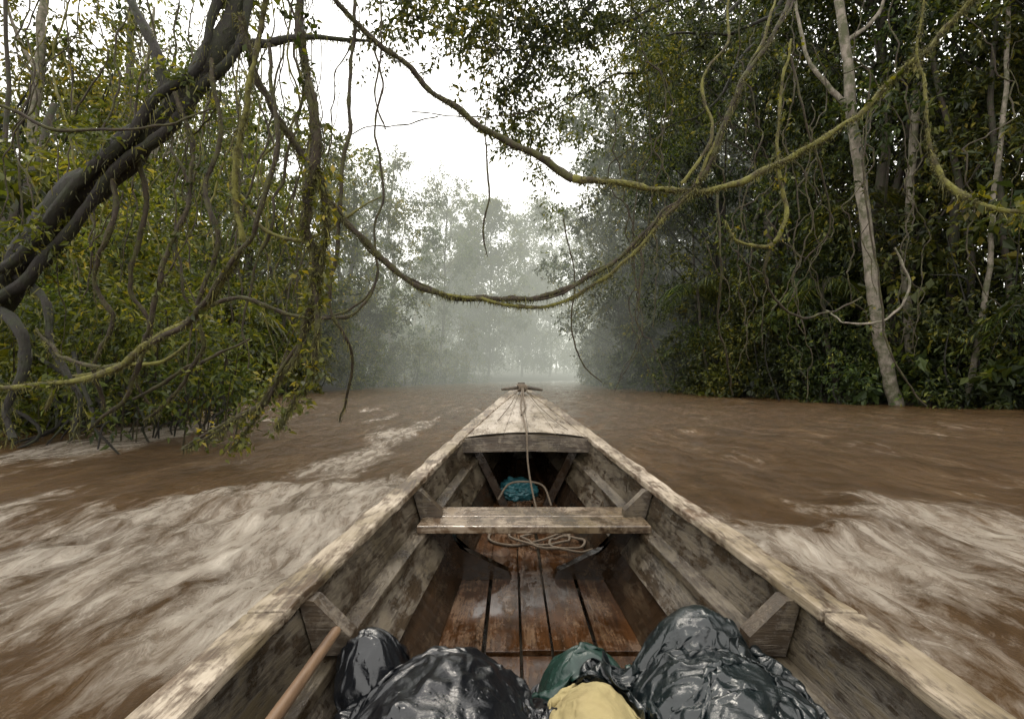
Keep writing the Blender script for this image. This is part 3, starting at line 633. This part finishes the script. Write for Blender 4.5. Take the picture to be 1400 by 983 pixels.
# ------------------------------------------------------------------ tarps by cloth simulation over the cargo
def cargo(x,y):
    ax=np.abs(x); g=gw(y)-CAPW+.015
    base=H-.80+np.clip((ax-.28)/(g-.28),0,1)*.28+np.clip((ax-g)/.02,0,1)*.32
    z=base.copy()
    for (cx,cy,rx,ry,top) in ((-.20,.82,.18,.27,.525),(-.37,1.0,.08,.10,.545),(-.03,.86,.11,.14,.625),(.30,.84,.17,.25,.54),(.31,1.02,.12,.10,.515),(.08,1.04,.10,.07,.60),(.065,.80,.10,.19,.555)):
        r=((x-cx)/rx)**2+((y-cy)/ry)**2; h=.80-top
        z=np.maximum(z,H-.80+h*np.sqrt(np.clip(1-r,0,1))**.8)
    return z+.014*fbm(np.column_stack([x.ravel()*22,y.ravel()*22,0*x.ravel()]),3).reshape(x.shape)
X,Y=np.meshgrid(np.linspace(-.62,.62,93),np.linspace(0,1.6,107))
Z=cargo(X,Y); col=quadmesh('cargo_collider',np.column_stack([X.ravel(),Y.ravel(),Z.ravel()]),grid(X),[])
col.modifiers.new('c','COLLISION'); col.collision.thickness_outer=.004; col.collision.cloth_friction=40
cl=[]
def cloth(name,cx,cy,wx,wy,ang,dist,mat,n=80,seed=0,zadd=.05,comp=.62,amp=.07,bend=.05):
    """wx,wy = footprint; the sheet itself is 1/comp larger so it buckles into folds"""
    u,v=np.meshgrid(np.linspace(-.5,.5,n),np.linspace(-.5,.5,int(n*wy/wx) if wy/wx<1.6 else int(n*1.5))); x=u*wx; y=v*wy
    ca,sa=math.cos(ang),math.sin(ang); X=cx+x*ca-y*sa; Y=cy+x*sa+y*ca
    Q=np.column_stack([X.ravel()*7+seed,Y.ravel()*7,0*X.ravel()+seed*3])
    X=X+.03*fbm(Q,3).reshape(X.shape); Y=Y+.03*fbm(Q+20,3).reshape(X.shape)
    lim=gw(Y)-CAPW-.02; X=np.clip(X,-lim,lim)
    Z=cargo(X,Y)+zadd+amp*(fbm(Q*1.6+5,4).reshape(X.shape)+1)
    o=quadmesh(name,np.column_stack([X.ravel(),Y.ravel(),Z.ravel()]),grid(X),[mat])
    m=o.modifiers.new('cloth','CLOTH'); s=m.settings; s.quality=5; s.mass=.35; s.bending_stiffness=bend; s.tension_stiffness=20; s.compression_stiffness=20; s.shear_stiffness=6
    s.shrink_min=-(1/comp-1); s.air_damping=2
    m.collision_settings.distance_min=dist; m.collision_settings.use_self_collision=False; m.collision_settings.collision_quality=2
    m.point_cache.frame_start=1; m.point_cache.frame_end=60
    cl.append(o)
cloth('black_tarp',-.205,.77,.42,.58,.05,.010,P_BLACK,seed=1)
cloth('dark_rain_tarp',.315,.79,.30,.54,.20,.020,P_DGREEN,seed=2,comp=.6)
cloth('green_tarp',.07,1.04,.24,.13,.15,.010,P_GREEN,n=44,seed=3,comp=.80,amp=.02,zadd=.02,bend=.01)
cloth('yellow_dry_bag',.07,.78,.19,.36,-.05,.008,P_YEL,n=60,seed=4,comp=.74,amp=.03,bend=.08)
for f in range(1,38): scene.frame_set(f)
dg=bpy.context.evaluated_depsgraph_get()
for o in cl:
    me=bpy.data.meshes.new_from_object(o.evaluated_get(dg)); o.modifiers.clear(); o.data=me
    s=o.modifiers.new('sol','SOLIDIFY'); s.thickness=.003
    s=o.modifiers.new('sub','SUBSURF'); s.levels=1; s.render_levels=2
bpy.data.objects.remove(col)
scene.frame_set(1)

# ------------------------------------------------------------------ mist, world, sun, camera
bm=bmesh.new(); bmesh.ops.create_cube(bm,size=1); me=bpy.data.meshes.new('emissive_mist')
for v in bm.verts: v.co=Vector((v.co.x*260,134+v.co.y*212,16+v.co.z*33))
bm.to_mesh(me); bm.free(); mo=bpy.data.objects.new('emissive_mist',me); COL.objects.link(mo)
t=NT('emissive_mist'); ab=t.n('VolumeAbsorption',Density=.0070); ab.inputs['Color'].default_value=(0,0,0,1)
em=t.n('Emission',Strength=.0070); em.inputs['Color'].default_value=(.84,.86,.74,1)  # glow put into the volume in place of multiply scattered light
ad=t.n('AddShader'); t.l(ab.outputs[0],ad.inputs[0]); t.l(em.outputs[0],ad.inputs[1]); t.l(ad.outputs[0],t.out.inputs['Volume']); me.materials.append(t.m)

w=bpy.data.worlds.new('World'); scene.world=w; w.use_nodes=True; nt=w.node_tree; bg=nt.nodes['Background']
sky=nt.nodes.new('ShaderNodeTexSky'); sky.sky_type='NISHITA'; sky.sun_disc=False; sky.sun_elevation=math.radians(58); sky.sun_rotation=math.radians(-12)
mx=nt.nodes.new('ShaderNodeMix'); mx.data_type='RGBA'; mx.inputs[0].default_value=.9
nt.links.new(sky.outputs[0],mx.inputs[6]); mx.inputs[7].default_value=(19.5,19.0,18.0,1)
nt.links.new(mx.outputs[2],bg.inputs[0]); bg.inputs[1].default_value=.15
sl=bpy.data.lights.new('sun','SUN'); sl.energy=1.5; sl.angle=math.radians(14); sl.color=(1,.92,.80)
so=bpy.data.objects.new('sun',sl); COL.objects.link(so)
so.rotation_euler=(math.radians(-(90-58)),0,math.radians(12))
cam=bpy.data.cameras.new('camera'); cam.sensor_width=36; cam.lens=660/1400*36; cam.shift_y=.0168; cam.clip_start=.02; cam.clip_end=1000
co=bpy.data.objects.new('camera',cam); COL.objects.link(co); co.location=(CX,0,H); co.rotation_euler=(math.radians(90),0,0)
scene.camera=co
